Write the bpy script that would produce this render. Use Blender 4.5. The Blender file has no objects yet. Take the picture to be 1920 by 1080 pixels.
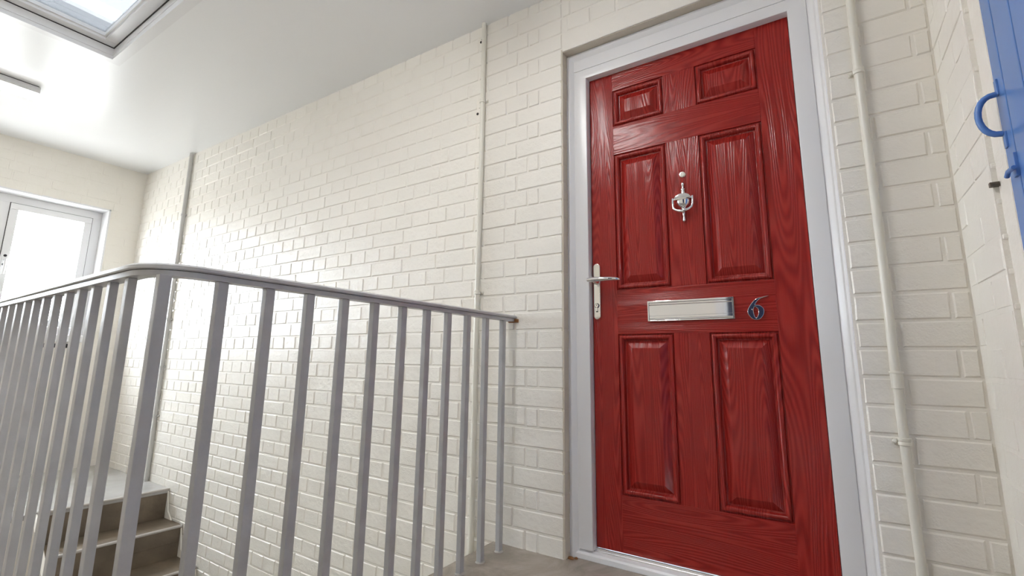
import bpy, bmesh, math, random
from mathutils import Vector, Matrix
random.seed(7)
S = bpy.context.scene
COL = S.collection
PI = math.pi

# ------------------------------------------------------------------ camera
cd = bpy.data.cameras.new('camera')
cam = bpy.data.objects.new('camera', cd)
COL.objects.link(cam)
S.camera = cam
cd.sensor_width = 36.0
FPX = 893.61
cd.lens = FPX / 1920 * 36
cd.shift_y = -24.1 / 1920
cd.clip_start = 0.02
cam.location = (0.8438, -1.6534, 0.7059)
cam.rotation_euler = (1.7473, -0.0137, 0.5785)

# ------------------------------------------------------------------ world, exposure
W = bpy.data.worlds.new('world')
S.world = W
W.use_nodes = True
wn = W.node_tree
wb = wn.nodes['Background']
# overcast sky above the horizon, darker ground below it
wg = wn.nodes.new('ShaderNodeNewGeometry')
wx = wn.nodes.new('ShaderNodeSeparateXYZ')
wn.links.new(wg.outputs['Incoming'], wx.inputs[0])
wr = wn.nodes.new('ShaderNodeValToRGB')
wr.color_ramp.elements[0].position = 0.49
wr.color_ramp.elements[0].color = (0.83, 0.915, 1.0, 1)
wr.color_ramp.elements[1].position = 0.52
wr.color_ramp.elements[1].color = (0.24, 0.25, 0.25, 1)
wm = wn.nodes.new('ShaderNodeMath')
wm.operation = 'MULTIPLY_ADD'
wm.inputs[1].default_value = 0.5
wm.inputs[2].default_value = 0.5
wn.links.new(wx.outputs['Z'], wm.inputs[0])
wn.links.new(wm.outputs[0], wr.inputs[0])
wn.links.new(wr.outputs[0], wb.inputs[0])
wb.inputs[1].default_value = 34.0
S.view_settings.view_transform = 'Standard'
S.view_settings.look = 'None'
S.view_settings.gamma = 1.0
S.view_settings.exposure = 0.32
S.view_settings.use_curve_mapping = False
LAMP_EMIT = 43.0
LAMP_FAR = 14.0
S.cycles.max_bounces = 10
S.cycles.diffuse_bounces = 6
S.cycles.glossy_bounces = 5
S.cycles.transparent_max_bounces = 12
S.cycles.sample_clamp_indirect = 6.0


# ------------------------------------------------------------------ materials


def mat(name, color, rough=0.5, metal=0.0, spec=0.5, coat=0.0, bump=None, bstr=0.2, bscale=40, bdist=0.01,
        vary=0.0, vscale=3.0, vcol=None, coord='pos', stretch=None, detail=4):
    m = bpy.data.materials.new(name)
    m.use_nodes = True
    nt = m.node_tree
    b = nt.nodes['Principled BSDF']
    b.inputs['Base Color'].default_value = (*color, 1)
    b.inputs['Roughness'].default_value = rough
    b.inputs['Metallic'].default_value = metal
    b.inputs['Specular IOR Level'].default_value = spec
    b.inputs['Coat Weight'].default_value = coat
    b.inputs['Coat Roughness'].default_value = 0.08
    if bump or vary:
        if coord == 'pos':
            g = nt.nodes.new('ShaderNodeNewGeometry')
            out = g.outputs['Position']
        else:
            g = nt.nodes.new('ShaderNodeTexCoord')
            out = g.outputs['Object']
        if stretch:
            mp = nt.nodes.new('ShaderNodeMapping')
            mp.inputs['Scale'].default_value = stretch
            nt.links.new(out, mp.inputs[0])
            out = mp.outputs[0]
    if bump:
        n = nt.nodes.new('ShaderNodeTexNoise')
        n.inputs['Scale'].default_value = bscale
        n.inputs['Detail'].default_value = detail
        nt.links.new(out, n.inputs['Vector'])
        bp = nt.nodes.new('ShaderNodeBump')
        bp.inputs['Strength'].default_value = bstr
        bp.inputs['Distance'].default_value = bdist
        nt.links.new(n.outputs['Fac'], bp.inputs['Height'])
        nt.links.new(bp.outputs[0], b.inputs['Normal'])
    if vary:
        n2 = nt.nodes.new('ShaderNodeTexNoise')
        n2.inputs['Scale'].default_value = vscale
        n2.inputs['Detail'].default_value = 6
        nt.links.new(out, n2.inputs['Vector'])
        r = nt.nodes.new('ShaderNodeValToRGB')
        r.color_ramp.elements[0].position = 0.35
        r.color_ramp.elements[1].position = 0.68
        vc = vcol or tuple(c * (1 - vary) for c in color)
        r.color_ramp.elements[0].color = (*vc, 1)
        r.color_ramp.elements[1].color = (*color, 1)
        nt.links.new(n2.outputs['Fac'], r.inputs[0])
        nt.links.new(r.outputs[0], b.inputs['Base Color'])
    return m


def emit(name, color, strength):
    m = bpy.data.materials.new(name)
    m.use_nodes = True
    nt = m.node_tree
    nt.nodes.clear()
    e = nt.nodes.new('ShaderNodeEmission')
    e.inputs[0].default_value = (*color, 1)
    e.inputs[1].default_value = strength
    o = nt.nodes.new('ShaderNodeOutputMaterial')
    nt.links.new(e.outputs[0], o.inputs[0])
    return m


def glass(name, tint=0.96):
    m = bpy.data.materials.new(name)
    m.use_nodes = True
    nt = m.node_tree
    nt.nodes.clear()
    t = nt.nodes.new('ShaderNodeBsdfTransparent')
    t.inputs[0].default_value = (tint, tint, tint, 1)
    g = nt.nodes.new('ShaderNodeBsdfGlossy')
    g.inputs['Roughness'].default_value = 0.02
    lw = nt.nodes.new('ShaderNodeLayerWeight')
    pw = nt.nodes.new('ShaderNodeMath')
    pw.operation = 'POWER'
    pw.inputs[1].default_value = 5.0
    nt.links.new(lw.outputs['Facing'], pw.inputs[0])
    f = nt.nodes.new('ShaderNodeMath')
    f.operation = 'MULTIPLY_ADD'
    f.inputs[1].default_value = 0.6
    f.inputs[2].default_value = 0.04
    nt.links.new(pw.outputs[0], f.inputs[0])
    mx = nt.nodes.new('ShaderNodeMixShader')
    o = nt.nodes.new('ShaderNodeOutputMaterial')
    nt.links.new(f.outputs[0], mx.inputs[0])
    nt.links.new(t.outputs[0], mx.inputs[1])
    nt.links.new(g.outputs[0], mx.inputs[2])
    nt.links.new(mx.outputs[0], o.inputs[0])
    return m


def brick_paint():
    """cream gloss emulsion over brick: lumpy paint skin plus fine pitting"""
    m = bpy.data.materials.new('cream_brick_paint')
    m.use_nodes = True
    nt = m.node_tree
    b = nt.nodes['Principled BSDF']
    b.inputs['Base Color'].default_value = (0.885, 0.851, 0.783, 1)
    b.inputs['Roughness'].default_value = 0.38
    b.inputs['Specular IOR Level'].default_value = 0.45
    g = nt.nodes.new('ShaderNodeNewGeometry')
    n1 = nt.nodes.new('ShaderNodeTexNoise')
    n1.inputs['Scale'].default_value = 38
    n1.inputs['Detail'].default_value = 3
    n2 = nt.nodes.new('ShaderNodeTexNoise')
    n2.inputs['Scale'].default_value = 190
    n2.inputs['Detail'].default_value = 4
    n2.inputs['Roughness'].default_value = 0.6
    # patches where the brick skin is rough, elsewhere smoothed by paint
    n3 = nt.nodes.new('ShaderNodeTexNoise')
    n3.inputs['Scale'].default_value = 7
    n3.inputs['Detail'].default_value = 2
    for n in (n1, n2, n3):
        nt.links.new(g.outputs['Position'], n.inputs['Vector'])
    mr = nt.nodes.new('ShaderNodeMapRange')
    mr.inputs['From Min'].default_value = 0.4
    mr.inputs['From Max'].default_value = 0.65
    mr.inputs['To Min'].default_value = 0.12
    mr.inputs['To Max'].default_value = 1.0
    nt.links.new(n3.outputs['Fac'], mr.inputs['Value'])
    mu = nt.nodes.new('ShaderNodeMath')
    mu.operation = 'MULTIPLY'
    nt.links.new(n2.outputs['Fac'], mu.inputs[0])
    nt.links.new(mr.outputs[0], mu.inputs[1])
    m2 = nt.nodes.new('ShaderNodeMath')
    m2.operation = 'MULTIPLY_ADD'
    m2.inputs[1].default_value = 1.6
    nt.links.new(n1.outputs['Fac'], m2.inputs[0])
    nt.links.new(mu.outputs[0], m2.inputs[2])
    bp = nt.nodes.new('ShaderNodeBump')
    bp.inputs['Strength'].default_value = 0.95
    bp.inputs['Distance'].default_value = 0.0018
    nt.links.new(m2.outputs[0], bp.inputs['Height'])
    nt.links.new(bp.outputs[0], b.inputs['Normal'])
    return m


def door_skin(name, axis, cathedral=0.0):
    """red moulded door skin with embossed timber grain running along AXIS ('x' or 'z')"""
    m = bpy.data.materials.new(name)
    m.use_nodes = True
    nt = m.node_tree
    b = nt.nodes['Principled BSDF']
    b.inputs['Base Color'].default_value = (0.265, 0.016, 0.014, 1)
    b.inputs['Roughness'].default_value = 0.2
    b.inputs['Specular IOR Level'].default_value = 0.36
    b.inputs['Coat Weight'].default_value = 0.0
    b.inputs['Coat Roughness'].default_value = 0.12
    g = nt.nodes.new('ShaderNodeNewGeometry')
    sep = nt.nodes.new('ShaderNodeSeparateXYZ')
    nt.links.new(g.outputs['Position'], sep.inputs[0])
    oi = nt.nodes.new('ShaderNodeObjectInfo')
    comb = nt.nodes.new('ShaderNodeCombineXYZ')
    along, across = ('X', 'Z') if axis == 'x' else ('Z', 'X')
    rnd = nt.nodes.new('ShaderNodeMath')
    rnd.operation = 'MULTIPLY_ADD'
    rnd.inputs[1].default_value = 17.0
    nt.links.new(oi.outputs['Random'], rnd.inputs[0])
    nt.links.new(sep.outputs[across], rnd.inputs[2])
    nt.links.new(rnd.outputs[0], comb.inputs[0])
    nt.links.new(sep.outputs[along], comb.inputs[1])

    def noise(sx, sy, scale, detail, dist=0.0):
        mp = nt.nodes.new('ShaderNodeMapping')
        mp.inputs['Scale'].default_value = (sx, sy, 1)
        nt.links.new(comb.outputs[0], mp.inputs[0])
        n = nt.nodes.new('ShaderNodeTexNoise')
        n.inputs['Scale'].default_value = scale
        n.inputs['Detail'].default_value = detail
        n.inputs['Distortion'].default_value = dist
        nt.links.new(mp.outputs[0], n.inputs['Vector'])
        return n.outputs['Fac']

    def math_(op, a, b_=None, c=None):
        n = nt.nodes.new('ShaderNodeMath')
        n.operation = op
        for i, v in enumerate((a, b_, c)):
            if v is None:
                continue
            if isinstance(v, (int, float)):
                n.inputs[i].default_value = v
            else:
                nt.links.new(v, n.inputs[i])
        return n.outputs[0]
    # ring figure: wobbling contour lines of a slow field, read as growth rings
    slow = noise(10.0, 0.75, 1.0, 1.0, 0.05)
    rings = math_('SINE', math_('MULTIPLY', slow, 260.0))
    fine = noise(420, 7, 1.0, 3.0)
    h = math_('ADD', math_('MULTIPLY', rings, 0.5), math_('MULTIPLY', fine, 0.9))
    bp = nt.nodes.new('ShaderNodeBump')
    bp.inputs['Strength'].default_value = 0.6
    bp.inputs['Distance'].default_value = 0.0008
    nt.links.new(h, bp.inputs['Height'])
    nt.links.new(bp.outputs[0], b.inputs['Normal'])
    nt.links.new(bp.outputs[0], b.inputs['Coat Normal'])
    # reflected streaks put into the colour: lighter on raised grain, darker between
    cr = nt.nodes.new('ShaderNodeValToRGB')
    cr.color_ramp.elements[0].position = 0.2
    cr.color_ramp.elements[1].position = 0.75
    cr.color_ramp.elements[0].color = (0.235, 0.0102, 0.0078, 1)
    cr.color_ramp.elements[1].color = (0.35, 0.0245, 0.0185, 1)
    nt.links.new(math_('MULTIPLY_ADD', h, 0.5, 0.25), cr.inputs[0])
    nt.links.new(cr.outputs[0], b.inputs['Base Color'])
    return m


M = {}
M['brick'] = brick_paint()
M['cream'] = mat('cream_wall_paint', (0.885, 0.851, 0.783), 0.42, bump=True, bstr=0.25, bscale=60, bdist=0.002)
M['ceiling'] = mat('white_gloss_ceiling', (0.9, 0.905, 0.91), 0.28, spec=0.4, bump=True, bstr=0.05, bscale=9, bdist=0.01)
M['upvc'] = mat('white_plastic', (0.84, 0.838, 0.845), 0.28)
M['caulk'] = mat('white_sealant', (0.8, 0.8, 0.83), 0.4, bump=True, bstr=0.6, bscale=70, bdist=0.004)
M['reveal'] = mat('shaded_cream_reveal', (0.62, 0.56, 0.46), 0.5, bump=True, bstr=0.4, bscale=60, bdist=0.003)  # the wall's cream paint, darkened to paint in the shade of the opening
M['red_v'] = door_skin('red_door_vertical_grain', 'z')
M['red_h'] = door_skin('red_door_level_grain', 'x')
M['chrome'] = mat('polished_chrome', (0.86, 0.86, 0.87), 0.05, metal=1.0)
M['satin'] = mat('satin_nickel', (0.86, 0.84, 0.79), 0.16, metal=1.0)
M['strip'] = mat('rusty_strip_metal', (0.16, 0.13, 0.10), 0.5, metal=0.4, bump=True, bstr=0.6, bscale=150, bdist=0.003, vary=0.8, vscale=60)
M['landing'] = mat('smooth_grey_landing', (0.47, 0.455, 0.44), 0.2, bump=True, bstr=0.1, bscale=12, bdist=0.004, vary=0.2, vscale=5)
M['black'] = mat('black_rubber_and_shade', (0.012, 0.012, 0.014), 0.45)
M['darkgap'] = mat('dark_seal_and_shade', (0.02, 0.015, 0.015), 0.6)
M['alu'] = mat('mill_aluminium', (0.8, 0.8, 0.82), 0.25, metal=1.0)
M['rail'] = mat('grey_gloss_metal_paint', (0.57, 0.57, 0.578), 0.3, bump=True, bstr=0.25, bscale=90, bdist=0.002,
                vary=0.12, vscale=18)
M['pipe'] = mat('cream_pipe_paint', (0.79, 0.765, 0.68), 0.3, bump=True, bstr=0.15, bscale=50, bdist=0.002)
M['greypipe'] = mat('grey_conduit_paint', (0.55, 0.54, 0.52), 0.4, bump=True, bstr=0.3, bscale=60, bdist=0.002)
M['floor'] = mat('sealed_concrete', (0.42, 0.36, 0.305), 0.25, bump=True, bstr=0.3, bscale=30, bdist=0.004,
                 vary=0.45, vscale=6.0, vcol=(0.25, 0.21, 0.17))
for _n in M['floor'].node_tree.nodes:
    if _n.type == 'TEX_NOISE' and _n.inputs['Scale'].default_value < 10:
        _n.inputs['Distortion'].default_value = 0.9
        _n.inputs['Roughness'].default_value = 0.65
M['step'] = mat('worn_concrete_step', (0.19, 0.145, 0.10), 0.5, bump=True, bstr=0.4, bscale=35, bdist=0.004,
                vary=0.4, vscale=6.0)
M['nosing'] = mat('pale_worn_edge', (0.5, 0.47, 0.44), 0.45, bump=True, bstr=0.4, bscale=50, bdist=0.003)
M['blue'] = mat('blue_gloss_paint', (0.10, 0.22, 0.52), 0.25, bump=True, bstr=0.12, bscale=25, bdist=0.004)
M['navy'] = mat('navy_gloss_paint', (0.012, 0.02, 0.06), 0.25, bump=True, bstr=0.1, bscale=25, bdist=0.003)
M['rust'] = mat('rust_brown_crumb', (0.24, 0.10, 0.03), 0.8, bump=True, bstr=0.6, bscale=120, bdist=0.003)
M['lamp'] = emit('lit_diffuser', (1.0, 0.99, 0.975), LAMP_EMIT)
M['lamp_far'] = emit('lit_diffuser_far', (1.0, 0.99, 0.975), LAMP_FAR)
M['lampbody'] = mat('white_lamp_body', (0.75, 0.75, 0.76), 0.35)
M['glass'] = glass('window_glass', 0.95)
M['roofglass'] = glass('skylight_glass', 0.17)

# ------------------------------------------------------------------ helpers


class MB:
    """collects shapes and links them as one mesh object"""

    def __init__(self):
        self.v, self.f = [], []

    def add(self, vs, fs):
        n = len(self.v)
        self.v += [tuple(p) for p in vs]
        self.f += [tuple(i + n for i in f) for f in fs]
        return self

    def box(self, a, b):
        (x0, y0, z0), (x1, y1, z1) = a, b
        return self.add([(x0, y0, z0), (x1, y0, z0), (x1, y1, z0), (x0, y1, z0),
                         (x0, y0, z1), (x1, y0, z1), (x1, y1, z1), (x0, y1, z1)],
                        [(0, 3, 2, 1), (4, 5, 6, 7), (0, 1, 5, 4), (1, 2, 6, 5), (2, 3, 7, 6), (3, 0, 4, 7)])

    def prism(self, poly, fn, t0, t1):
        """poly of 2D points swept from t0 to t1; fn(u, v, t) -> xyz"""
        n = len(poly)
        vs = [fn(u, v, t0) for u, v in poly] + [fn(u, v, t1) for u, v in poly]
        fs = [(i, (i + 1) % n, n + (i + 1) % n, n + i) for i in range(n)]
        fs += [tuple(range(n - 1, -1, -1)), tuple(range(n, 2 * n))]
        return self.add(vs, fs)

    def tube(self, pts, r, n=14, cap=True):
        pts = [Vector(p) for p in pts]
        rs = r if isinstance(r, (list, tuple)) else [r] * len(pts)
        vs, fs = [], []
        prev = None
        for i, p in enumerate(pts):
            t = (pts[min(i + 1, len(pts) - 1)] - pts[max(i - 1, 0)]).normalized()
            ref = prev if prev is not None else (Vector((0, 0, 1)) if abs(t.z) < 0.9 else Vector((1, 0, 0)))
            u = (ref - t * ref.dot(t)).normalized()
            prev = u
            w = t.cross(u)
            for k in range(n):
                a = 2 * PI * k / n
                vs.append(p + (u * math.cos(a) + w * math.sin(a)) * rs[i])
        for i in range(len(pts) - 1):
            for k in range(n):
                fs.append((i * n + k, i * n + (k + 1) % n, (i + 1) * n + (k + 1) % n, (i + 1) * n + k))
        if cap:
            fs.append(tuple(range(n - 1, -1, -1)))
            fs.append(tuple((len(pts) - 1) * n + k for k in range(n)))
        return self.add(vs, fs)

    def lathe(self, prof, c, axis='z', n=24, squash=(1, 1)):
        """prof: (radius, height) pairs about AXIS through C"""
        vs, fs = [], []
        for r, h in prof:
            for k in range(n):
                a = 2 * PI * k / n
                u, w = r * math.cos(a) * squash[0], r * math.sin(a) * squash[1]
                if axis == 'z':
                    vs.append((c[0] + u, c[1] + w, c[2] + h))
                elif axis == 'y':
                    vs.append((c[0] + u, c[1] + h, c[2] + w))
                else:
                    vs.append((c[0] + h, c[1] + u, c[2] + w))
        m = len(prof)
        for i in range(m - 1):
            for k in range(n):
                fs.append((i * n + k, i * n + (k + 1) % n, (i + 1) * n + (k + 1) % n, (i + 1) * n + k))
        fs.append(tuple(range(n - 1, -1, -1)))
        fs.append(tuple((m - 1) * n + k for k in range(n)))
        return self.add(vs, fs)

    def mesh(self, name, m, smooth=False, bevel=0.0, seg=2):
        me = bpy.data.meshes.new(name)
        me.from_pydata(self.v, [], self.f)
        bm = bmesh.new()
        bm.from_mesh(me)
        bmesh.ops.recalc_face_normals(bm, faces=bm.faces)
        if bevel:
            ed = [e for e in bm.edges if len(e.link_faces) == 2 and e.calc_face_angle(0) > 0.6]
            bmesh.ops.bevel(bm, geom=ed, offset=bevel, segments=seg, affect='EDGES', profile=0.6, clamp_overlap=True)
        bm.to_mesh(me)
        bm.free()
        if smooth:
            for p in me.polygons:
                p.use_smooth = True
            try:
                me.set_sharp_from_angle(angle=math.radians(38))
            except Exception:
                pass
        me.materials.append(m)
        return me

    def build(self, name, m, parent=None, smooth=False, bevel=0.0, seg=2, origin=None):
        if origin is None and parent is None and self.v:
            xs, ys, zs = zip(*self.v)
            origin = ((min(xs) + max(xs)) / 2, (min(ys) + max(ys)) / 2, min(zs))
        if origin is not None:
            self.v = [(x - origin[0], y - origin[1], z - origin[2]) for x, y, z in self.v]
        me = self.mesh(name, m, smooth, bevel, seg)
        return link(name, me, parent, origin)


def link(name, data, parent=None, loc=None):
    o = bpy.data.objects.new(name, data)
    COL.objects.link(o)
    if loc is not None:
        o.location = loc
    if parent is not None:
        o.parent = parent
        base = Vector(parent.get('_w', (0, 0, 0)))
        o.matrix_parent_inverse = Matrix.Identity(4)
        o.location = Vector(o.location) - base
        o['_w'] = tuple(base + Vector(o.location))
    else:
        o['_w'] = tuple(o.location)
    return o


def thing(name, label, cat, loc, group=None):
    o = link(name, None, None, loc)
    o['label'] = label
    o['category'] = cat
    if group:
        o['group'] = group
    return o


def tag(o, label, cat, group=None):
    o['label'] = label
    o['category'] = cat
    if group:
        o['group'] = group
    return o


def struct(o, label=None, cat=None):
    o['kind'] = 'structure'
    if label:
        o['label'] = label
    if cat:
        o['category'] = cat
    return o


def empty_struct(name, loc, label, cat):
    return struct(link(name, None, None, loc), label, cat)


def ceil_z(x):
    return 2.302 - 0.0145 * x


# ------------------------------------------------------------------ room shell
FZ = 0.008                       # landing level
XE = -4.33                       # window wall
XR = 1.165                       # side wall with the blue door
YF = -2.9                        # wall behind the camera
ZB = -2.6                        # foot of the stairs below
MORT = 0.0034                    # mortar line behind the brick faces

# back wall backing (mortar plane), with the door opening cut out
mb = MB()
for (x0, x1, z0, z1) in [(XE - .02, 0, ZB, 2.5), (0.912, XR + .12, -0.3, 2.5), (0, 0.912, 2.011, 2.5), (0, 0.912, -0.3, FZ - .01)]:
    mb.box((x0, MORT, z0), (x1, 0.16, z1))
wall_back = struct(mb.build('wall_back', M['brick'], origin=(0, 0, 0)),
                   'long cream painted brick wall holding the red front door and running down the stairs', 'wall')

# floor slabs
mb = MB()
mb.box((-0.312, YF, -0.2), (XR + .1, 0.09, FZ))
mb.box((-3.055, YF, -0.2), (-0.312, -1.19, FZ))
floor = struct(mb.build('floor', M['floor'], origin=(0, 0, FZ)), 'grey brown sealed concrete landing floor', 'floor')
# lower floor at the stair foot, out of sight
struct(MB().box((XE, YF, ZB - .1), (XR, 0.0, ZB - .02)).build('floor_lower', M['floor']), 'concrete floor at the foot of the stairs', 'floor')

# ceiling, very slightly out of level, with the skylight hole
SX0, SX1, SY0, SY1 = -2.372, -1.1, -1.95, -0.866
mb = MB()


def slab(x0, x1, y0, y1):
    mb.add([(x0, y0, ceil_z(x0)), (x1, y0, ceil_z(x1)), (x1, y1, ceil_z(x1)), (x0, y1, ceil_z(x0)),
            (x0, y0, ceil_z(x0) + .18), (x1, y0, ceil_z(x1) + .18), (x1, y1, ceil_z(x1) + .18), (x0, y1, ceil_z(x0) + .18)],
           [(0, 3, 2, 1), (4, 5, 6, 7), (0, 1, 5, 4), (1, 2, 6, 5), (2, 3, 7, 6), (3, 0, 4, 7)])


LT = .022                       # skylight lining thickness
slab(XE - .3, SX0 - LT, YF, 0.1)
slab(SX1 + LT, XR + .2, YF, 0.1)
slab(SX0 - LT, SX1 + LT, YF, SY0 - LT)
slab(SX0 - LT, SX1 + LT, SY1 + LT, 0.1)
ceiling = struct(mb.build('ceiling', M['ceiling'], origin=(0, 0, 2.3)), 'smooth white gloss ceiling sloping over landing and stairs', 'ceiling')

# window wall backing with the window hole
WY0, WY1, WZ0, WZ1 = -1.95, -0.217, 0.85, 1.96
mb = MB()
XM = XE - .0009
for (y0, y1, z0, z1) in [(YF, WY0, ZB, 2.6), (WY1, 0.16, ZB, 2.6), (WY0, WY1, ZB, WZ0), (WY0, WY1, WZ1, 2.6)]:
    mb.box((XE - .24, y0, z0), (XM, y1, z1))
wall_left = struct(mb.build('wall_left', M['brick'], origin=(0, 0, 0)), 'cream painted brick end wall around the white window', 'wall')
# smooth painted reveals
mb = MB()
mb.box((XE - .238, WY1 - .012, WZ0), (XE + .001, WY1 + .001, WZ1))
mb.box((XE - .238, WY0, WZ1 - .012), (XE + .001, WY1, WZ1 + .001))
mb.box((XE - .238, WY0 - .001, WZ0), (XE + .001, WY0 + .012, WZ1))
mb.build('window_reveal', M['upvc'], wall_left)

# side wall backing (to the right of the red door)
mb = MB()
mb.box((XR + .0011, -0.297, -0.2), (XR + .12, 0.05, 2.5))
mb.box((XR + .012, -0.366, -0.2), (XR + .12, -0.297, 2.5))
mb.box((XR + .012, -1.18, 2.0), (XR + .12, -0.366, 2.5))
mb.box((XR, YF, -0.2), (XR + .12, -1.18, 2.5))
wall_right = struct(mb.build('wall_right', M['brick'], origin=(0, 0, 0)), 'cream painted brick side wall between the red door and the blue door', 'wall')

# wall behind the camera
mb = MB()
mb.box((XE - .1, YF - .12, ZB), (0.10, YF, 2.6))
mb.box((0.92, YF - .12, ZB), (XR + .12, YF, 2.6))
mb.box((0.10, YF - .12, 2.0), (0.92, YF, 2.6))
mb.box((0.10, YF - .12, ZB), (0.92, YF, FZ))
struct(mb.build('wall_front', M['cream']), 'plain cream wall of the landing facing the red door', 'wall')
d2 = empty_struct('door_2', (0.5, YF, FZ), 'navy door in the wall opposite the red door', 'door')
mb = MB()
mb.box((0.02, YF, FZ), (0.10, YF + .02, 2.08))
mb.box((0.92, YF, FZ), (1.0, YF + .02, 2.08))
mb.box((0.02, YF, 2.0), (1.0, YF + .02, 2.08))
mb.build('door_frame', M['upvc'], d2, bevel=.003)
mb = MB()
mb.box((0.105, YF - .06, FZ + .01), (0.915, YF - .02, 1.995))
for z0, z1 in ((.2, .9), (1.05, 1.85)):
    for x0, x1 in ((.2, .46), (.56, .82)):
        mb.box((x0, YF - .025, z0), (x1, YF - .012, z1))
mb.build('door_leaf', M['navy'], d2, bevel=.004)

# walls under the half landing and under the open side of our landing
struct(MB().box((-3.16, YF + .002, ZB), (-3.062, -0.706, -0.232)).build('wall_under_half_landing', M['cream']), 'cream wall under the front edge of the half landing', 'wall')
struct(MB().box((-3.06, -1.24, ZB), (-0.36, -1.195, -0.202)).build('wall_under_landing', M['cream']), 'cream wall under the long edge of the landing', 'wall')
struct(MB().box((-0.36, -1.19, ZB), (-0.315, -0.002, -0.202)).build('wall_stair_side', M['cream']), 'cream wall under the railing edge of the landing', 'wall')
struct(MB().box((XE + .002, YF + .002, -.23), (-3.055, -.001, -.2)).build('floor_half_landing', M['landing'], bevel=.004), 'pale grey half landing under the window', 'floor')

# ------------------------------------------------------------------ bricks (each piece its own object; English bond)
BVAR = {}


def brick_mesh(length, height, depth=0.012, ends=False):
    key = (round(length, 4), round(height, 4), round(depth, 4))
    if key not in BVAR:
        BVAR[key] = []
    lst = BVAR[key]
    nvar = 5
    if len(lst) < nvar:
        l, h = length / 2 - .0034, height / 2 - .0034
        j = lambda a=.0011: random.uniform(-a, a)
        c = .0034
        V = []
        t = [random.uniform(-.0010, .0008) for _ in range(4)]
        for k, (sx, sz) in enumerate(((-1, -1), (1, -1), (1, 1), (-1, 1))):
            V.append((sx * (l - c) + j(), t[k], sz * (h - c) + j()))
        for sx, sz in ((-1, -1), (1, -1), (1, 1), (-1, 1)):
            V.append((sx * l + j(), .0037 + j(.0004), sz * h + j()))
        for sx, sz in ((-1, -1), (1, -1), (1, 1), (-1, 1)):
            V.append((sx * (l + .001), depth, sz * (h + .001)))
        F = [(0, 1, 2, 3)]
        for k in range(4):
            n = (k + 1) % 4
            F.append((k, k + 4, n + 4, n))
            F.append((k + 4, k + 8, n + 8, n + 4))
        me = bpy.data.meshes.new('brick')
        me.from_pydata(V, [], F)
        bm = bmesh.new()
        bm.from_mesh(me)
        for f in bm.faces:
            f.normal_update()
        bmesh.ops.recalc_face_normals(bm, faces=bm.faces)
        f0 = max(bm.faces, key=lambda f: f.calc_area())
        if f0.normal.y > 0:
            bmesh.ops.reverse_faces(bm, faces=bm.faces)
        bm.to_mesh(me)
        bm.free()
        me.materials.append(M['brick'])
        lst.append(me)
        return me
    return random.choice(lst)


CAMR = cam.rotation_euler.to_matrix()
CAML = Vector(cam.location)


def project(p):
    c = CAMR.transposed() @ (Vector(p) - CAML)
    if c.z > -0.02:
        return None
    return (960 + FPX * c.x / -c.z, 540 - 24.1 - FPX * c.y / -c.z)


def screen_area(pts):
    q = [project(p) for p in pts]
    if any(p is None for p in q):
        return 0
    cx = sum(p[0] for p in q) / 4
    cy = sum(p[1] for p in q) / 4
    if not (-20 < cx < 1940 and -20 < cy < 1100):
        return 0
    a = 0
    for i in range(4):
        x0, y0 = q[i]
        x1, y1 = q[(i + 1) % 4]
        a += x0 * y1 - x1 * y0
    return abs(a) / 2


def lay(parent, bricks, place, limit=300):
    """bricks: (u0, u1, z0, z1); place(u, z) -> (location, rotation z, point function)"""
    scored = []
    for u0, u1, z0, z1 in bricks:
        pts = [place(u, z)[0] for u, z in ((u0, z0), (u1, z0), (u1, z1), (u0, z1))]
        scored.append((screen_area(pts), (u0, u1, z0, z1)))
    scored.sort(key=lambda s: -s[0])
    rest = MB()
    for n, (a, (u0, u1, z0, z1)) in enumerate(scored):
        me = brick_mesh(round(u1 - u0, 4), round(z1 - z0, 4))
        loc, rz = place((u0 + u1) / 2, (z0 + z1) / 2)
        jit = Vector((0, random.uniform(-.0008, .0008), random.uniform(-.0008, .0008)))
        Rm = Matrix.Rotation(rz, 3, 'Z')
        loc = Vector(loc) + Rm @ jit
        if n < limit and a > 0:
            o = bpy.data.objects.new('brick', me)
            COL.objects.link(o)
            o.parent = parent
            o.location = loc - Vector(parent['_w'])
            o.rotation_euler = (random.uniform(-.004, .004), random.uniform(-.003, .003), rz)
        else:
            rest.add([Rm @ v.co + loc for v in me.vertices], [tuple(p.vertices) for p in me.polygons])
    if rest.v:
        me = bpy.data.meshes.new('brickwork')
        me.from_pydata(rest.v, [], rest.f)
        me.materials.append(M['brick'])
        o = link('brickwork', me, parent, (0, 0, 0))
        o['kind'] = 'stuff'


CH = 0.075


def clip(rows, u0, u1, z0, z1, lo, hi):
    a, b = max(u0, lo), min(u1, hi)
    if b - a > .02:
        rows.append((round(a, 4), round(b, 4), z0, z1))


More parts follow.
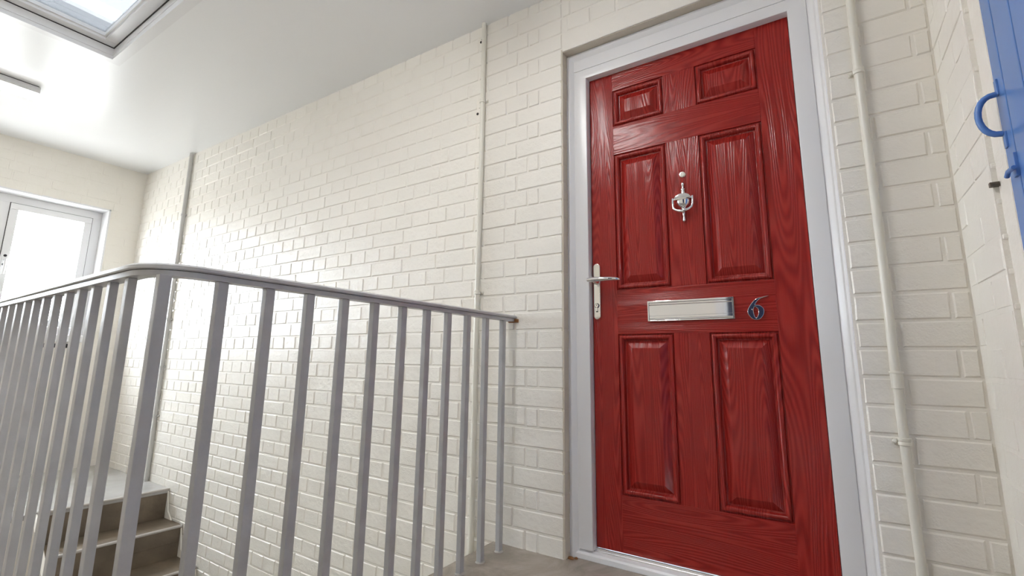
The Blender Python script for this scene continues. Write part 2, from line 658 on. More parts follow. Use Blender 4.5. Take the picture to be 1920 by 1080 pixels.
rows = []
for k in range(-22, 31):
    z0, z1 = k * CH, (k + 1) * CH
    if k >= 0 and False:
        pass
    # left of the door
    lo = XE + .002
    zc = (z0 + z1) / 2
    if zc > 2.305 + .03:
        continue
    right_lim = 0.0
    top_over = zc > 2.099
    if k % 2 == 0:
        u = 0.0
        clip(rows, -0.1125, 0, z0, z1, lo, 0)
        clip(rows, -0.169, -0.1125, z0, z1, lo, 0)
        u = -0.169
        while u > lo:
            clip(rows, u - .1125, u, z0, z1, lo, 0)
            u -= .1125
    else:
        u = 0.0
        while u > lo:
            clip(rows, u - .225, u, z0, z1, lo, 0)
            u -= .225
    if top_over:
        u = 0.0
        st = .225 if k % 2 else .1125
        u = .04 if k % 2 else .02
        clip(rows, 0, u, z0, z1, 0, XR)
        while u < XR:
            clip(rows, u, u + st, z0, z1, 0, XR)
            u += st
    elif k >= 0:
        if k % 2:
            clip(rows, .916, 1.125, z0, z1, 0, XR)
            clip(rows, 1.125, XR, z0, z1, 0, XR + .01)
        else:
            clip(rows, .916, 1.012, z0, z1, 0, XR)
            clip(rows, 1.012, XR, z0, z1, 0, XR + .01)
lay(wall_back, rows, lambda u, z: ((u, 0.0, z), 0.0))

# concrete lintel over the door
mb = MB().box((0.0, -0.001, 2.011), (1.16, 0.05, 2.099))
mb.build('lintel', M['brick'], wall_back, bevel=.004)

# jamb end bricks: brick courses returning into the opening
for k in range(0, 27):
    z0 = max(k * CH, FZ)
    dx = random.uniform(.0008, .0020)
    jb = MB().box((-.01, 0.0012, z0 + .0025), (dx, 0.062, (k + 1) * CH - .0025)).build('jamb_brick', M['reveal'], wall_back, bevel=.0015, seg=1)
MB().box((-.01, 0.002, 0.0), (0.0004, 0.062, 2.011)).build('jamb_mortar', M['reveal'], wall_back)
MB().box((0.0, 0.004, 2.0085), (0.912, 0.064, 2.0115)).build('head_reveal', M['reveal'], wall_back)

# side wall bricks
rows = []
for k in range(-1, 31):
    z0, z1 = k * CH, (k + 1) * CH
    if k % 2:
        clip(rows, 0.0, 0.185, z0, z1, 0.002, 0.297)
        clip(rows, 0.185, 0.297, z0, z1, 0.002, 0.297)
    else:
        clip(rows, 0.0, 0.07, z0, z1, 0.002, 0.297)
        clip(rows, 0.07, 0.297, z0, z1, 0.002, 0.297)
lay(wall_right, rows, lambda u, z: ((XR, -u, z), -PI / 2))

# window wall bricks
rows = []
for k in range(-6, 32):
    z0, z1 = k * CH, (k + 1) * CH
    zc = (z0 + z1) / 2
    if zc > 2.36:
        continue
    u = -.05 if k % 2 else -.13
    st = .225 if k % 2 else .1125
    while u < 1.7:
        a, b = u, u + st
        u += st
        if WZ0 - .02 < zc < WZ1 + .02:
            clip(rows, a, b, z0, z1, .002, -WY1 - .004)
        else:
            clip(rows, a, b, z0, z1, .002, 1.7)
lay(wall_left, rows, lambda u, z: ((XE, -u, z), PI / 2), limit=290)

# ------------------------------------------------------------------ red door: frame
fr = empty_struct('trim_1', (0.456, 0.05, FZ), 'white plastic frame around the red door', 'door frame')
# outer trim profile and inner frame profile, in (distance from the opening edge, depth y)
TP = [(0.001, .17), (0.001, .0418), (.0018, .041), (.0110, .0405), (.0126, .0415), (.0300, .0545), (.0305, .17)]
JP = [(.0295, .17), (.0295, .0540), (.0300, .0518), (.0315, .0507), (.033, .0505), (.083, .0505), (.0848, .0512), (.0856, .053), (.0858, .066), (.0858, .17)]
mb = MB().prism(TP, lambda u, v, t: (u, v, t if t < 1 else t - u), FZ, 2.009)
mb.build('side_trim', M['upvc'], fr, smooth=True)
mb = MB().prism(TP, lambda u, v, t: (.912 - u, v, t if t < 1 else t - u), FZ, 2.009)
mb.build('side_trim', M['upvc'], fr, smooth=True)
mb = MB().prism(TP, lambda u, v, t: (t + (u if t < .4 else -u), v, 2.009 - u), 0.0, .912)
mb.build('head_trim', M['upvc'], fr, smooth=True)
mb = MB().prism(JP, lambda u, v, t: (u, v, t if t < 1 else t - .043 * max(0, u - .03) / .0558), .04, 1.9288)
mb.build('jamb', M['upvc'], fr, smooth=True)
mb = MB().prism(JP, lambda u, v, t: (.912 - u, v, t if t < 1 else t - .043 * max(0, u - .03) / .0558), .04, 1.9288)
mb.build('jamb', M['upvc'], fr, smooth=True)
mb = MB().prism(JP, lambda u, v, t: (t + (u if t < .4 else -u), v, 1.9288 - .043 * max(0, u - .03) / .0558), 0.0, .912)
mb.build('head', M['upvc'], fr, smooth=True)
mb = MB().box((.0298, .0505, 1.9298), (.8822, .17, 1.980))
mb.build('head_extension', M['upvc'], fr, bevel=.001)
# threshold
mb = MB().prism([(.045, FZ), (.17, FZ), (.17, .036), (.064, .036), (.052, .03), (.047, .024)],
                lambda u, v, t: (t, u, v), -.004, .916)
mb.build('threshold', M['upvc'], fr, bevel=.002)
mb = MB().prism([(.0655, .036), (.083, .036), (.083, .043), (.079, .0455), (.0745, .0455), (.0725, .0395), (.067, .0395)],
                lambda u, v, t: (t, u, v), .084, .828)
mb.build('threshold_strip', M['alu'], fr, smooth=True)
# sealant bead down the right side of the frame and along the left
mb = MB()
for side in (0, 1):
    pts, rr = [], []
    for i in range(44):
        z = .02 + i * .046
        x = (.0005 if side == 0 else .9135) + random.uniform(-.001, .001)
        pts.append((x, .0415 if side == 0 else .012, z))
        rr.append(random.uniform(.0028, .0052) if side else random.uniform(.0015, .0025))
    mb.tube(pts, rr, n=8)
mb.build('sealant_bead', M['caulk'], fr, smooth=True)
# flat fillet closing the right joint between frame and brick
MB().prism([(.905, .0405), (.9165, .012), (.9165, .05), (.905, .05)], lambda u, v, t: (u, v, t), FZ, 2.0).build('cover_strip', M['upvc'], fr)

# ------------------------------------------------------------------ red door leaf
YD = 0.082
X0, X1, Z0, Z1 = .088, .8245, .0475, 1.912
PX = ((.188, .394), (.513, .720))
PZ = ((.238, .808), (.976, 1.528), (1.650, 1.808))
door = empty_struct('door_1', (0.456, YD, Z0), 'glossy red six panel front door with chrome fittings and number 6', 'door')


def plate(name, a, b, m, depth=.03):
    mb = MB().box((a[0], YD, a[1]), (b[0], YD + depth, b[1]))
    return mb.build(name, m, door, bevel=.0006, seg=1)


g = .0
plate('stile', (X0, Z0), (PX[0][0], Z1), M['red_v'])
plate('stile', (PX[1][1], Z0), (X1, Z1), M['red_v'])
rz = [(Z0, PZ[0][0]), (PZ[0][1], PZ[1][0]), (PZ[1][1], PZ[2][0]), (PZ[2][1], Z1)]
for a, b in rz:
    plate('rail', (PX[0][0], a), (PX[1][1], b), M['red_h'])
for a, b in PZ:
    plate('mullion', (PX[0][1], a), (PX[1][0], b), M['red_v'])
# dark seal behind the leaf edges
MB().box((.0862, YD + .020, .04), (.8258, YD + .05, 1.93)).build('seal', M['darkgap'], door)

PROF = [(0, .0), (.0015, .0055), (.004, .0060), (.0055, .001), (.008, -.0030), (.012, -.0040), (.0155, -.0025), (.0185, .0015),
        (.0205, .0040), (.0215, .0125), (.0240, .0138), (.0265, .0135)]


def rings(prof, x0, x1, z0, z1, cap):
    vs, fs = [], []
    for d, y in prof:
        vs += [(x0 + d, YD + y, z0 + d), (x1 - d, YD + y, z0 + d), (x1 - d, YD + y, z1 - d), (x0 + d, YD + y, z1 - d)]
    for i in range(len(prof) - 1):
        for k in range(4):
            fs.append((i * 4 + k, i * 4 + (k + 1) % 4, i * 4 + 4 + (k + 1) % 4, i * 4 + 4 + k))
    if cap:
        n = (len(prof) - 1) * 4
        fs.append((n, n + 1, n + 2, n + 3))
    return vs, fs


def shell(vs, fs, name, m, parent, smooth):
    me = bpy.data.meshes.new(name)
    me.from_pydata(vs, [], fs)
    bm = bmesh.new()
    bm.from_mesh(me)
    bmesh.ops.recalc_face_normals(bm, faces=bm.faces)
    if sum(f.normal.y * f.calc_area() for f in bm.faces) > 0:
        bmesh.ops.reverse_faces(bm, faces=bm.faces)
    bm.to_mesh(me)
    bm.free()
    if smooth:
        for p in me.polygons:
            p.use_smooth = True
        me.set_sharp_from_angle(angle=math.radians(50))
    me.materials.append(m)
    return link(name, me, parent, (0, 0, 0))


for z0, z1 in PZ:
    for x0, x1 in PX:
        vs, fs = rings(PROF, x0, x1, z0, z1, False)
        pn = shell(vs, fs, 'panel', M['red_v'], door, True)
        small = z1 - z0 < .3
        fp = [(.0265, .0135), (.027, .0133), (.0515 if not small else .0505, -.0005), (.0525 if not small else .0515, -.0008)]
        vs, fs = rings(fp, x0, x1, z0, z1, True)
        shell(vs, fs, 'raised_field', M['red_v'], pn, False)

# ------------------------------------------------------------------ door furniture


def rounded(x0, x1, z0, z1, r, n=6):
    pts = []
    for cx, cz, a0 in ((x1 - r, z0 + r, -PI / 2), (x1 - r, z1 - r, 0), (x0 + r, z1 - r, PI / 2), (x0 + r, z0 + r, PI)):
        for i in range(n + 1):
            a = a0 + PI / 2 * i / n
            pts.append((cx + r * math.cos(a), cz + r * math.sin(a)))
    return pts


plt = MB().prism(rounded(.0945, .1225, .866, 1.086, .0138), lambda u, v, t: (u, t, v), YD - .009, YD + .002).build(
    'handle_plate', M['satin'], door, bevel=.0025, seg=3, smooth=True)
plt['label'] = 'satin handle plate with rounded ends'
LZ = 1.014
mb = MB()
mb.lathe([(.0125, 0), (.0125, -.008), (.011, -.012), (.0095, -.022), (.0095, -.052)], (.1085, YD - .009, LZ), 'y', 20)
mb.build('lever_boss', M['satin'], plt, smooth=True)
pts, rr = [], []
pth = [(.0905, -.060, .0), (.094, -.0615, 0), (.1085, -.0615, 0), (.125, -.0615, 0), (.15, -.0605, 0), (.18, -.058, -.001), (.20, -.053, -.002), (.212, -.046, -.0035), (.2165, -.041, -.0045)]
rd = [.004, .0078, .0095, .0092, .0085, .0078, .0070, .0060, .0030]
mb = MB().tube([(x, YD + y, LZ + z) for x, y, z in pth], rd, n=16)
lev = mb.build('lever', M['chrome'], plt, smooth=True)
lev['label'] = 'polished lever handle'
# euro cylinder
mb = MB()
mb.lathe([(.0078, 0), (.0078, -.004), (.0068, -.0052)], (.1085, YD - .009, .919), 'y', 20)
mb.box((.1052, YD - .0135, .897), (.1118, YD - .008, .915))
mb.build('lock_cylinder', M['satin'], plt, bevel=.0008)
MB().lathe([(.0018, 0), (.0018, -.0006)], (.1085, YD - .0142, .9205), 'y', 10).build('keyhole', M['black'], plt)
MB().prism([(.1085 + .0098 * math.cos(a), .919 + .0098 * math.sin(a)) for a in [i * PI / 12 for i in range(-5, 17)]] +
           [(.1045, .894), (.1125, .894)][::1],
           lambda u, v, t: (u, t, v), YD - .0096, YD - .0088).build('escutcheon_recess', M['darkgap'], plt)

# letterbox
LX0, LX1, LZ0, LZ1 = .307, .5965, .8515, .9245
lbx = MB().prism(rounded(LX0, LX1, LZ0, LZ1, .0015, 2), lambda u, v, t: (u, t, v), YD - .0045, YD + .001).build(
    'letterbox', M['chrome'], door, bevel=.001)
lbx['label'] = 'polished chrome letterbox'
mb = MB()
mb.box((LX0, YD - .013, LZ1 - .0055), (LX1, YD - .004, LZ1))
mb.box((LX0, YD - .0125, LZ0), (LX0 + .0045, YD - .004, LZ1))
mb.box((LX1 - .0045, YD - .0125, LZ0), (LX1, YD - .004, LZ1))
mb.box((LX0, YD - .0085, LZ0), (LX1, YD - .004, LZ0 + .003))
mb.build('letterbox_frame', M['chrome'], lbx, bevel=.0008)
FLP = [(LZ0 + .0025, -.0065), (LZ0 + .0065, -.0088), (LZ0 + .0095, -.0080), (LZ0 + .0105, -.0092), (LZ0 + .0175, -.0092), (LZ0 + .0185, -.0084),
       (LZ0 + .0196, -.0096), (LZ1 - .0165, -.0100), (LZ1 - .0145, -.0085), (LZ1 - .0125, -.0098), (LZ1 - .0085, -.0098), (LZ1 - .0065, -.007)]
mb = MB().prism([(v, u) for u, v in FLP] + [(-.004, LZ1 - .0065), (-.004, LZ0 + .0025)],
                lambda u, v, t: (t, YD + u, v), LX0 + .0052, LX1 - .0052)
mb.build('letterbox_flap', M['chrome'], lbx)

# number 6
OUT = [(0.686, 0.919), (0.67, 0.916), (0.659, 0.91), (0.648, 0.897), (0.639, 0.882), (0.637, 0.871), (0.641, 0.86), (0.649, 0.851), (0.657, 0.847),
       (0.668, 0.848), (0.676, 0.855), (0.682, 0.866), (0.683, 0.878), (0.679, 0.886), (0.671, 0.892), (0.66, 0.893), (0.658, 0.895), (0.661, 0.902),
       (0.67, 0.912), (0.679, 0.9165)]
HOLE = [(0.655, 0.888), (0.652, 0.877), (0.654, 0.86), (0.659, 0.851), (0.665, 0.856), (0.669, 0.869), (0.668, 0.881), (0.663, 0.887), (0.658, 0.89)]


def catmull(pts, n=5, sharp=()):
    out = []
    L = len(pts)
    for i in range(L):
        p0, p1, p2, p3 = (Vector(pts[(i + d) % L]) for d in (-1, 0, 1, 2))
        if i in sharp:
            p0 = p1
        if (i + 1) % L in sharp:
            p3 = p2
        for k in range(n):
            t = k / n
            out.append(.5 * ((2 * p1) + (p2 - p0) * t + (2 * p0 - 5 * p1 + 4 * p2 - p3) * t * t + (3 * p1 - 3 * p2 + p3 - p0) * t ** 3))
    return out


cu = bpy.data.curves.new('door_number', 'CURVE')
cu.dimensions = '2D'
cu.fill_mode = 'BOTH'
cu.extrude = .0022
cu.bevel_depth = .0013
cu.bevel_resolution = 2
for poly, sh in ((catmull(OUT, 5, (0, 16)), 1), (catmull(HOLE, 5, ()), 0)):
    sp = cu.splines.new('POLY')
    sp.points.add(len(poly) - 1)
    for i, p in enumerate(poly):
        sp.points[i].co = (p[0] - .66, p[1] - .883, 0, 1)
    sp.use_cyclic_u = True
cu.materials.append(M['chrome'])
num = link('door_number', cu, door, (.66, YD - .0035, .883))
num.rotation_euler = (PI / 2, 0, 0)
num['label'] = 'chrome figure 6'
for x, z in ((.652, .901), (.672, .861)):
    MB().lathe([(.0030, 0), (.0030, -.0006), (.002, -.0016), (.0004, -.002)], (x, YD - .0070, z), 'y', 12).build('screw', M['alu'], num, smooth=True)

# spyhole
MB().lathe([(.0112, .001), (.0112, -.0022), (.0100, -.0036), (.0075, -.0038), (.0068, -.0024), (.0062, -.0024)], (.451, YD, 1.389), 'y', 24).build(
    'spyhole', M['satin'], door, smooth=True)['label'] = 'round spyhole'

# urn knocker
KX, KY = .4505, YD - .004
kn = MB().lathe([(.0008, 1.3575), (.0042, 1.355), (.0052, 1.351), (.0042, 1.346), (.0035, 1.341), (.0040, 1.335), (.0052, 1.333), (.0088, 1.331), (.0094, 1.3285),
                 (.0062, 1.326), (.0070, 1.320), (.0082, 1.313), (.0095, 1.309)], (KX, KY, 0), 'z', 20, (1, .8)).build(
    'knocker', M['chrome'], door, smooth=True)
kn['label'] = 'polished chrome urn door knocker'
mb = MB()
arc = [(KX - .0295, 1.287), (KX - .0295, 1.296), (KX - .024, 1.3035), (KX - .013, 1.3095), (KX, 1.311), (KX + .013, 1.3095), (KX + .024, 1.3035), (KX + .0295, 1.296), (KX + .0295, 1.287)]
mb.prism(arc, lambda u, v, t: (u, t, v), YD - .024, YD)
mb.build('knocker_cap', M['chrome'], kn, bevel=.003, seg=3, smooth=True)
MB().lathe([(.0255, 1.2875), (.0250, 1.281), (.022, 1.273), (.0165, 1.266), (.0095, 1.262), (.0075, 1.258), (.0082, 1.253), (.0095, 1.250), (.007, 1.246)],
           (KX, YD - .004, 0), 'z', 24, (1, .72)).build('knocker_bowl', M['chrome'], kn, smooth=True)
mb = MB()
for s in (-1, 1):
    mb.lathe([(.004, 0), (.004, s * .008)], (KX + s * .029, YD - .014, 1.2925), 'x', 12)
mb.build('knocker_hinge', M['chrome'], kn, smooth=True)
ring = []
for s, seq in ((-1, [(.0345, 1.297), (.0348, 1.283), (.0343, 1.266), (.031, 1.256), (.022, 1.250), (.011, 1.2455), (.0, 1.243)]),):
    left = [(KX - a, YD - .017 - max(0, (1.28 - z)) * .12, z) for a, z in seq]
    right = [(2 * KX - x, y, z) for x, y, z in left[::-1][1:]]
    ring = left + right
MB().tube(ring, [.0036] + [.0040] * 3 + [.0044, .005, .0058, .005, .0044] + [.0040] * 3 + [.0036], n=12).build('knocker_ring', M['chrome'], kn, smooth=True)
MB().lathe([(.0048, 1.246), (.0055, 1.240), (.0040, 1.234), (.0034, 1.229), (.0042, 1.222), (.0060, 1.214), (.0062, 1.210), (.0030, 1.2065), (.0006, 1.2055)],
           (KX, YD - .006, 0), 'z', 18).build('knocker_drop', M['chrome'], kn, smooth=True)

# ------------------------------------------------------------------ pipes on the walls


def pipe(label, x, y, z0, z1, r, m, clips, coupling=(), lug=1, group=None):
    t = thing('wall_pipe', label, 'pipe', (x, y, z0), group)
    n = 10
    pts = [(x + .0015 * math.sin(i * 1.7), y, z0 + (z1 - z0) * i / n) for i in range(n + 1)]
    MB().tube(pts, r, 18).build('tube', m, t, smooth=True)
    for z in clips:
        mb = MB()
        mb.lathe([(r + .0005, -.010), (r + .0032, -.0085), (r + .0036, -.003), (r + .0022, 0), (r + .0036, .003), (r + .0032, .0085), (r + .0005, .010)], (x, y, z), 'z', 20)
        c = mb.build('pipe_clip', m, t, smooth=True)
        mb = MB()
        sx = x + lug * (r + .008)
        mb.box((min(x, sx + lug * .006), -.004, z - .006), (max(x, sx + lug * .006), 0.002, z + .006))
        mb.lathe([(.006, 0), (.006, -.004), (.004, -.0075), (.001, -.0085)], (sx, -.003, z - .001), 'y', 12)
        mb.build('clip_screw', m, c, smooth=True)
    for z in coupling:
        MB().lathe([(r + .0005, -.022), (r + .0030, -.021), (r + .0030, .017), (r + .0048, .018), (r + .0048, .022), (r + .0005, .0225)], (x, y, z), 'z', 20).build(
            'pipe_coupling', m, t, smooth=True)
    return t


pipe('cream painted pipe on the brick right of the red door', .992, -.0165, FZ, ceil_z(.99) + .02, .0112, M['pipe'], (.512, 1.566), (.668,), -1)
pipe('cream painted pipe on the brick left of the red door', -.411, -.0145, -1.6, 2.325, .0112, M['pipe'], (.995, 1.90), (), 1)
pipe('thin grey conduit on the wall beside the far window corner', -3.405, -.016, -.2, 2.345, .0145, M['greypipe'], (1.82, .98, .62, .26), (), 1)

# small dark wall plugs left by removed fixings
for x, z in ((-.440, 2.228), (-.432, 2.240), (-.430, 2.216), (-.428, 1.958), (-.449, 1.853)):
    MB().lathe([(.0062, .004), (.0065, -.0018), (.004, -.003), (.001, -.0035)], (x, 0, z), 'y', 9).build('wall_plug', M['darkgap'], wall_back, smooth=True)

# ------------------------------------------------------------------ railing
RXR = -.236
ZT = .862
rl = thing('stair_railing', 'grey painted metal railing with square bars and bent handrail around the stairwell', 'railing', (RXR, -1.25, FZ))
SL = .028


def left_y(x):
    return -1.270 + SL * (-.353 - x)


def handrail_path(off=0):
    p = [(RXR, .002), (RXR, -.6), (RXR, -1.17)]
    r = .085
    cx, cy = RXR - r, -1.185
    for i in range(1, 10):
        a = i / 9 * PI / 2
        p.append((cx + r * math.cos(a), cy - r * math.sin(a)))
    x = -.42
    while x > -2.85:
        p.append((x, left_y(x)))
        x -= .3
    return p


def sweep(path, prof, zbase, name, m, parent):
    """prof: (side, up) around a level path"""
    vs, fs = [], []
    n = len(prof)
    P = [Vector((a, b, 0)) for a, b in path]
    for i, p in enumerate(P):
        t = (P[min(i + 1, len(P) - 1)] - P[max(i - 1, 0)]).normalized()
        s = Vector((t.y, -t.x, 0))
        for u, v in prof:
            q = p + s * u
            vs.append((q.x, q.y, zbase + v))
    for i in range(len(P) - 1):
        for k in range(n):
            fs.append((i * n + k, i * n + (k + 1) % n, (i + 1) * n + (k + 1) % n, (i + 1) * n + k))
    fs.append(tuple(range(n)))
    fs.append(tuple((len(P) - 1) * n + k for k in range(n)))
    mb = MB()
    mb.add(vs, fs)
    return mb.build(name, m, parent, smooth=True)


hp = handrail_path()
sweep(hp, [(-.019, .0125), (-.021, .015), (-.0205, .021), (-.015, .0252), (0, .0265), (.015, .0252), (.0205, .021), (.021, .015), (.019, .0125)], ZT, 'handrail', M['rail'], rl)
sweep(hp, [(-.016, .0), (-.016, .0112), (.016, .0112), (.016, .0)], ZT, 'flat_bar', M['rail'], rl)
sweep(hp, [(-.012, .0108), (-.012, .0128), (.012, .0128), (.012, .0108)], ZT, 'rail_gap', M['darkgap'], rl)
bar = MB().box((-.0080, -.0102, 0), (.0080, .0102, ZT - FZ)).mesh('baluster', M['rail'], bevel=.0014, seg=2)
bar_wide = MB().box((-.0092, -.0108, 0), (.0092, .0108, ZT - FZ)).mesh('baluster', M['rail'], bevel=.0014, seg=2)
foot = MB().lathe([(.017, 0), (.0165, .002), (.0135, .004), (.012, .005)], (0, 0, 0), 'z', 10).mesh('foot_weld', M['nosing'], smooth=True)
YB = [-.072, -.187, -.299, -.406, -.510, -.617, -.727, -.832, -.937, -1.042, -1.147, -1.2555]
pos = [(RXR, y, 0.0) for y in YB]
x = -.353
while x > -2.8:
    pos.append((x, left_y(x), PI / 2))
    x -= .1065
for x, y, a in pos:
    b = link('baluster', bar if a else bar_wide, rl, (x, y, FZ))
    b.rotation_euler = (0, 0, a + random.uniform(-.03, .03))
    f = link('foot_weld', foot, b, (x, y, FZ))
# rusty end bracket where the handrail meets the wall
MB().box((RXR - .014, -.012, ZT - .004), (RXR + .030, .002, ZT + .010)).build('wall_bracket', M['rust'], rl, bevel=.002)

# ------------------------------------------------------------------ stairs below
st = thing('staircase', 'brown concrete steps with pale edges going down from the half landing under the window', 'stairs', (-3.05, -.33, ZB))
RISE, GO = .19, .25
for i in range(10):
    xa = -3.055 + GO * i
    zt = -.2 - RISE * (i + 1)
    s = MB().box((xa - .03, -.675, zt - .10), (xa + GO, -.004, zt)).build('step', M['step'], st, bevel=.003)
    MB().box((xa - .028, -.674, zt), (xa - .004, -.004, zt + RISE - .012)).build('riser', M['step'], s)
    ed = MB()
    pts = [(xa + GO - .006, -.674 + j * .0669, zt - .007) for j in range(11)]
    ed.tube(pts, [random.uniform(.0085, .0105) for _ in pts], 8)
    ed.build('nosing', M['nosing'], s, smooth=True)
ed = MB().tube([(-3.061, -.674 + j * .0669, -.207) for j in range(11)], [random.uniform(.008, .010) for _ in range(11)], 8)
ed.build('nosing', M['nosing'], st, smooth=True)
# cream painted string wall beside the steps
mb = MB().prism([(-3.06, -.205), (-3.0, -.235), (-.6, -2.06), (-.6, ZB + .02), (-3.06, ZB + .02)], lambda u, v, t: (u, t, v), -.70, -.674)
mb.build('string_wall', M['cream'], st)
# plaster lumps left along the wall edge of the steps
for i in range(5):
    xa = -3.055 + GO * i
    zt = -.2 - RISE * (i + 1)
    MB().prism([(xa - .002, zt + RISE - .01), (xa + .035, zt + .05), (xa + .10, zt), (xa - .004, zt)],
               lambda u, v, t: (u, t, v), -.013, -.004).build('plaster_fillet', M['cream'], st, bevel=.003)

# ------------------------------------------------------------------ window
win = empty_struct('window_1', (XE - .2, -1.08, WZ0), 'white framed window with bright panes in the far end wall', 'window')
FX0, FX1 = XE - .235, XE - .155
mb = MB()
Y0, Y1, ZA, ZC = WY0 + .012, WY1 - .012, WZ0 + .01, WZ1 - .012
FW = .062
mb.box((FX0, Y0, ZC - FW), (FX1, Y1, ZC))
mb.box((FX0, Y0, ZA), (FX1, Y1, ZA + FW))
mb.box((FX0, Y1 - FW, ZA + FW), (FX1, Y1, ZC - FW))
mb.box((FX0, Y0, ZA + FW), (FX1, Y0 + FW, ZC - FW))
MUL = ((-.885, -.805), (-1.47, -1.39))
for a, b in MUL:
    mb.box((FX0, a, ZA + FW), (FX1, b, ZC - FW))
mb.build('outer_frame', M['upvc'], win, bevel=.003)
edges = [Y1 - FW, MUL[0][1], MUL[0][0], MUL[1][1], MUL[1][0], Y0 + FW]
for i in range(3):
    b, a = edges[2 * i], edges[2 * i + 1]
    z0, z1 = ZA + FW, ZC - FW
    mb = MB()
    G, SW = .003, .05
    xs0, xs1 = FX0 + .01, FX1 + .012
    mb.box((xs0, a + G, z1 - G - SW), (xs1, b - G, z1 - G))
    mb.box((xs0, a + G, z0 + G), (xs1, b - G, z0 + G + SW))
    mb.box((xs0, a + G, z0 + G + SW), (xs1, a + G + SW, z1 - G - SW))
    mb.box((xs0, b - G - SW, z0 + G + SW), (xs1, b - G, z1 - G - SW))
    sash = mb.build('sash', M['upvc'], win, bevel=.004)
    MB().box((xs0 + .03, a + SW, z0 + SW), (xs0 + .036, b - SW, z1 - SW)).build('pane', M['glass'], sash)
    mb = MB()
    mb.box((FX1 - .004, a - .001, z1 - .003), (FX1 + .001, b + .001, z1 + .001))
    mb.box((FX1 - .004, b - .003, z0), (FX1 + .001, b + .001, z1))
    mb.box((FX1 - .004, a - .001, z0), (FX1 + .001, a + .003, z1))
    mb.build('gasket', M['darkgap'], sash)
    if i == 0:
        mb = MB()
        mb.box((xs1, a + .012, 1.37), (xs1 + .012, a + .040, 1.47))
        mb.tube([(xs1 + .01, a + .026, 1.42), (xs1 + .04, a + .026, 1.42), (xs1 + .045, a + .026, 1.37), (xs1 + .045, a + .026, 1.31)], .008, 10)
        h = mb.build('window_handle', M['upvc'], sash, bevel=.001)
        mb = MB()
        for z in (1.385, 1.455):
            mb.lathe([(.010, 0), (.010, .004)], (xs1 + .012, a + .026, z), 'x', 10)
        mb.build('handle_cap', M['black'], sash)
sill = MB().box((XE - .235, WY0, .80), (XE + .02, -.26, WZ0 + .008)).build('window_sill', M['upvc'], win, bevel=.006)
MB().box((XE - .01, WY0, .755), (XE + .016, -.295, .787)).build('sill_shadow_strip', M['black'], win)  # black strip standing in for the shadow gap below the sill

# ------------------------------------------------------------------ skylight
sky = empty_struct('window_2', ((SX0 + SX1) / 2, (SY0 + SY1) / 2, 2.33), 'white framed skylight set into the ceiling', 'window')


def ring_boxes(mb, x0, x1, y0, y1, w, z0, z1):
    mb.box((x0, y0, z0), (x0 + w, y1, z1))
    mb.box((x1 - w, y0, z0), (x1, y1, z1))
    mb.box((x0 + w, y0, z0), (x1 - w, y0 + w, z1))
    mb.box((x0 + w, y1 - w, z0), (x1 - w, y1, z1))




def hexa(mb, x0, x1, y0, y1, dz0, dz1=None, ztop=None):
    """block under/into the sloping ceiling"""
    za, zb = ceil_z(x0), ceil_z(x1)
    ta, tb = (ztop, ztop) if ztop else (za + dz1, zb + dz1)
    mb.add([(x0, y0, za + dz0), (x1, y0, zb + dz0), (x1, y1, zb + dz0), (x0, y1, za + dz0),
            (x0, y0, ta), (x1, y0, tb), (x1, y1, tb), (x0, y1, ta)],
           [(0, 3, 2, 1), (4, 5, 6, 7), (0, 1, 5, 4), (1, 2, 6, 5), (2, 3, 7, 6), (3, 0, 4, 7)])


def frame_parts(x0, x1, y0, y1, w):
    return ((x0 - w, x0, y0 - w, y1 + w), (x1, x1 + w, y0 - w, y1 + w), (x0, x1, y0 - w, y0), (x0, x1, y1, y1 + w))


mb = MB()
for q in frame_parts(SX0, SX1, SY0, SY1, .046):
    hexa(mb, *q, -.0025, -.0004)
mb.build('ceiling_border', M['upvc'], sky)
mb = MB()
for q in frame_parts(SX0, SX1, SY0, SY1, LT - .0005):
    hexa(mb, *q, .0, None, 2.455)
mb.box((SX0 - .001, SY0, 2.356), (SX0 + .004, SY1, 2.364))
mb.box((SX0, SY1 - .004, 2.356), (SX1, SY1 + .001, 2.364))
mb.build('lining', M['upvc'], sky)
mb = MB()
ring_boxes(mb, SX0 + .004, SX1 - .004, SY0 + .004, SY1 - .004, .052, 2.402, 2.455)
frm = mb.build('skylight_frame', M['upvc'], sky, bevel=.003)
mb = MB()
ring_boxes(mb, SX0 + .05, SX1 - .05, SY0 + .05, SY1 - .05, .016, 2.416, 2.45)
mb.build('glazing_bead', M['upvc'], frm, bevel=.003)
mb = MB()
ring_boxes(mb, SX0, SX1, SY0, SY1, .0045, 2.399, 2.403)
mb.build('skylight_gap', M['darkgap'], sky)
MB().box((SX0 + .05, SY0 + .05, 2.436), (SX1 - .05, SY1 - .05, 2.442)).build('pane', M['roofglass'], frm)
# outer upstand of the roof
mb = MB()
ring_boxes(mb, SX0 - .10, SX1 + .10, SY0 - .10, SY1 + .10, .10, 2.455, 2.56)
mb.build('roof_upstand', M['upvc'], sky)

# ------------------------------------------------------------------ ceiling lamps


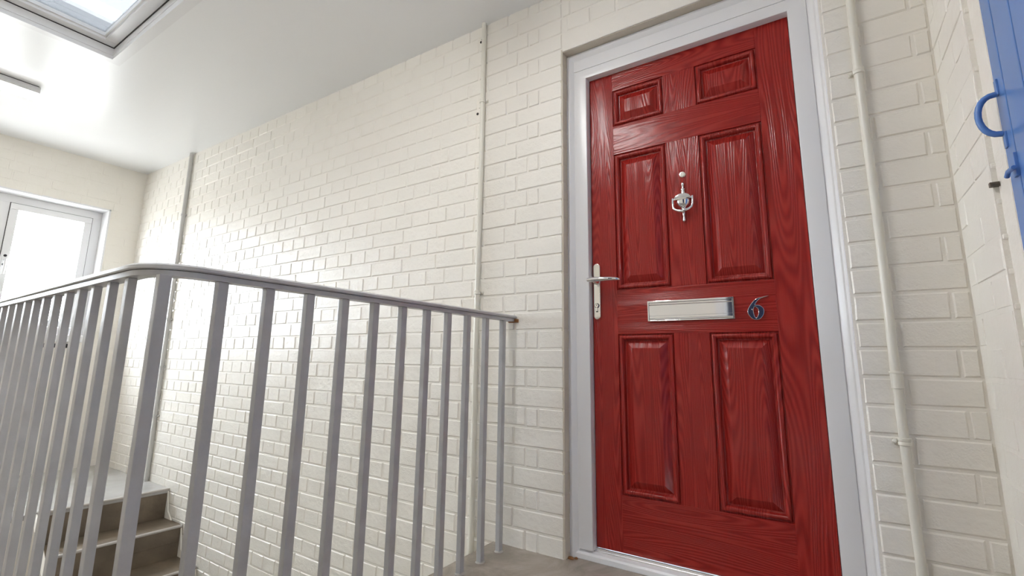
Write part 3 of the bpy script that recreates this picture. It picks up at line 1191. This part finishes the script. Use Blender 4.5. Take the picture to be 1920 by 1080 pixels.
def batten(label, x, y0, y1, w, m, zc, deep=.086):
    t = thing('batten_light', label, 'ceiling light', (x, (y0 + y1) / 2, zc - .07), 'ceiling battens')
    MB().box((x - w / 2 + .006, y0 + .01, zc - .008), (x + w / 2 - .006, y1 - .01, zc + .004)).build('shadow_gap_strip', M['darkgap'], t)  # dark filler painting in the shadow line between lamp body and ceiling
    MB().box((x - w / 2, y0, zc - .046), (x + w / 2, y1, zc - .006)).build('lamp_body', M['lampbody'], t, bevel=.003)
    pr = [(-w / 2 + .004, -.045), (w / 2 - .004, -.045), (w / 2 - .005, -.014 - deep * .68), (w / 4, -deep), (-w / 4, -deep), (-w / 2 + .005, -.014 - deep * .68)]
    MB().prism(pr, lambda u, v, tt: (x + u, tt, zc + v), y0 + .008, y1 - .008).build('diffuser', m, t, smooth=True)


batten('white strip light lit on the ceiling near the far window wall', -3.20, -2.25, -.99, .13, M['lamp_far'], ceil_z(-3.2), .058)
batten('white strip light lit on the ceiling above the landing railing', -.22, -1.75, -.78, .09, M['lamp'], ceil_z(-.22))

# ------------------------------------------------------------------ blue door on the side wall
bd = empty_struct('door_3', (XR + .03, -.77, FZ), 'blue boarded cupboard door with pull handle in the side wall', 'door')
BX = XR + .011
ye = -.366
k = 0
edges = [-.366, -.421, -.511, -.601, -.691, -.781, -.871, -.961, -1.051, -1.141, -1.178]
for a, b in zip(edges[:-1], edges[1:]):
    pl = MB().box((BX, b + .0012, .03), (BX + .025, a - .0012, 1.998))
    pl.build('board', M['blue'], bd, bevel=.003, seg=2)
MB().box((BX + .012, -1.178, .03), (BX + .04, -.366, 1.998)).build('ledge_backing', M['blue'], bd)
ya = -.386
hpts = []
for i in range(13):
    a = PI * i / 12
    hpts.append((BX - .004 - .031 * math.sin(a) ** .8, ya, 1.204 + .0425 * math.cos(a)))
hd = MB().tube(hpts, .0058, 12).build('pull_handle', M['blue'], bd, smooth=True)
mb = MB()
for z0, z1 in ((1.243, 1.277), (1.131, 1.164)):
    mb.box((BX - .0035, ya - .007, z0), (BX + .001, ya + .007, z1))
mb.build('handle_tab', M['blue'], hd, bevel=.0015)
mb = MB()
mb.box((BX - .005, -.424, 1.062), (BX + .001, -.406, 1.108))
mb.tube([(BX - .01, -.435, 1.075), (BX - .012, -.41, 1.075), (BX - .012, -.398, 1.068)], .0045, 8)
mb.build('latch', M['blue'], bd, bevel=.001)
# white filler strip between brick ends and the blue door
mb = MB()
pts = [(XR + .012, -.300 - .004 * math.sin(i * 2.1), i * .05) for i in range(41)]
MB().box((XR + .0105, -.3645, .0), (XR + .03, -.296, 2.1)).build('white_filler_strip', M['brick'], wall_right, bevel=.002)
for kk in range(0, 30):
    zz = kk * CH + random.uniform(-.004, .004)
    o = MB().box((XR + .003, -.3005 + random.uniform(-.001, .001), zz - .006), (XR + .013, -.29, zz + .006)).build('mortar_bridge', M['brick'], wall_right, bevel=.003)
# rusty metal strip left in the brick reveal
tag(MB().box((XR - .006, -.312, 1.0775), (XR + .0095, -.3012, 1.087)).build('metal_strip', M['strip'], bevel=.001),
    'small dark rusty metal strip stuck in the brick edge left of the blue door', 'metal strip')

# ------------------------------------------------------------------ small things on the floor
mb = MB()
mb.lathe([(.010, 0), (.0105, .003), (.007, .007), (.002, .0085)], (.012, .024, FZ), 'z', 9, (1.3, .8))
mb.lathe([(.006, 0), (.0065, .003), (.003, .006)], (.028, .034, FZ), 'z', 8)
tag(mb.build('rust_crumb', M['rust'], smooth=True), 'rust brown crumb on the floor at the left foot of the door frame', 'debris')
mb = MB().lathe([(.024, 0), (.024, .24), (.0235, .252), (.019, .264), (.011, .270), (.002, .2715)], (-.462, -1.312, FZ), 'z', 22)
tag(mb.build('black_post', M['black'], smooth=True), 'black round topped post just showing at the foot of the railing bars', 'post')

for o in bpy.data.objects:
    if '_w' in o:
        del o['_w']
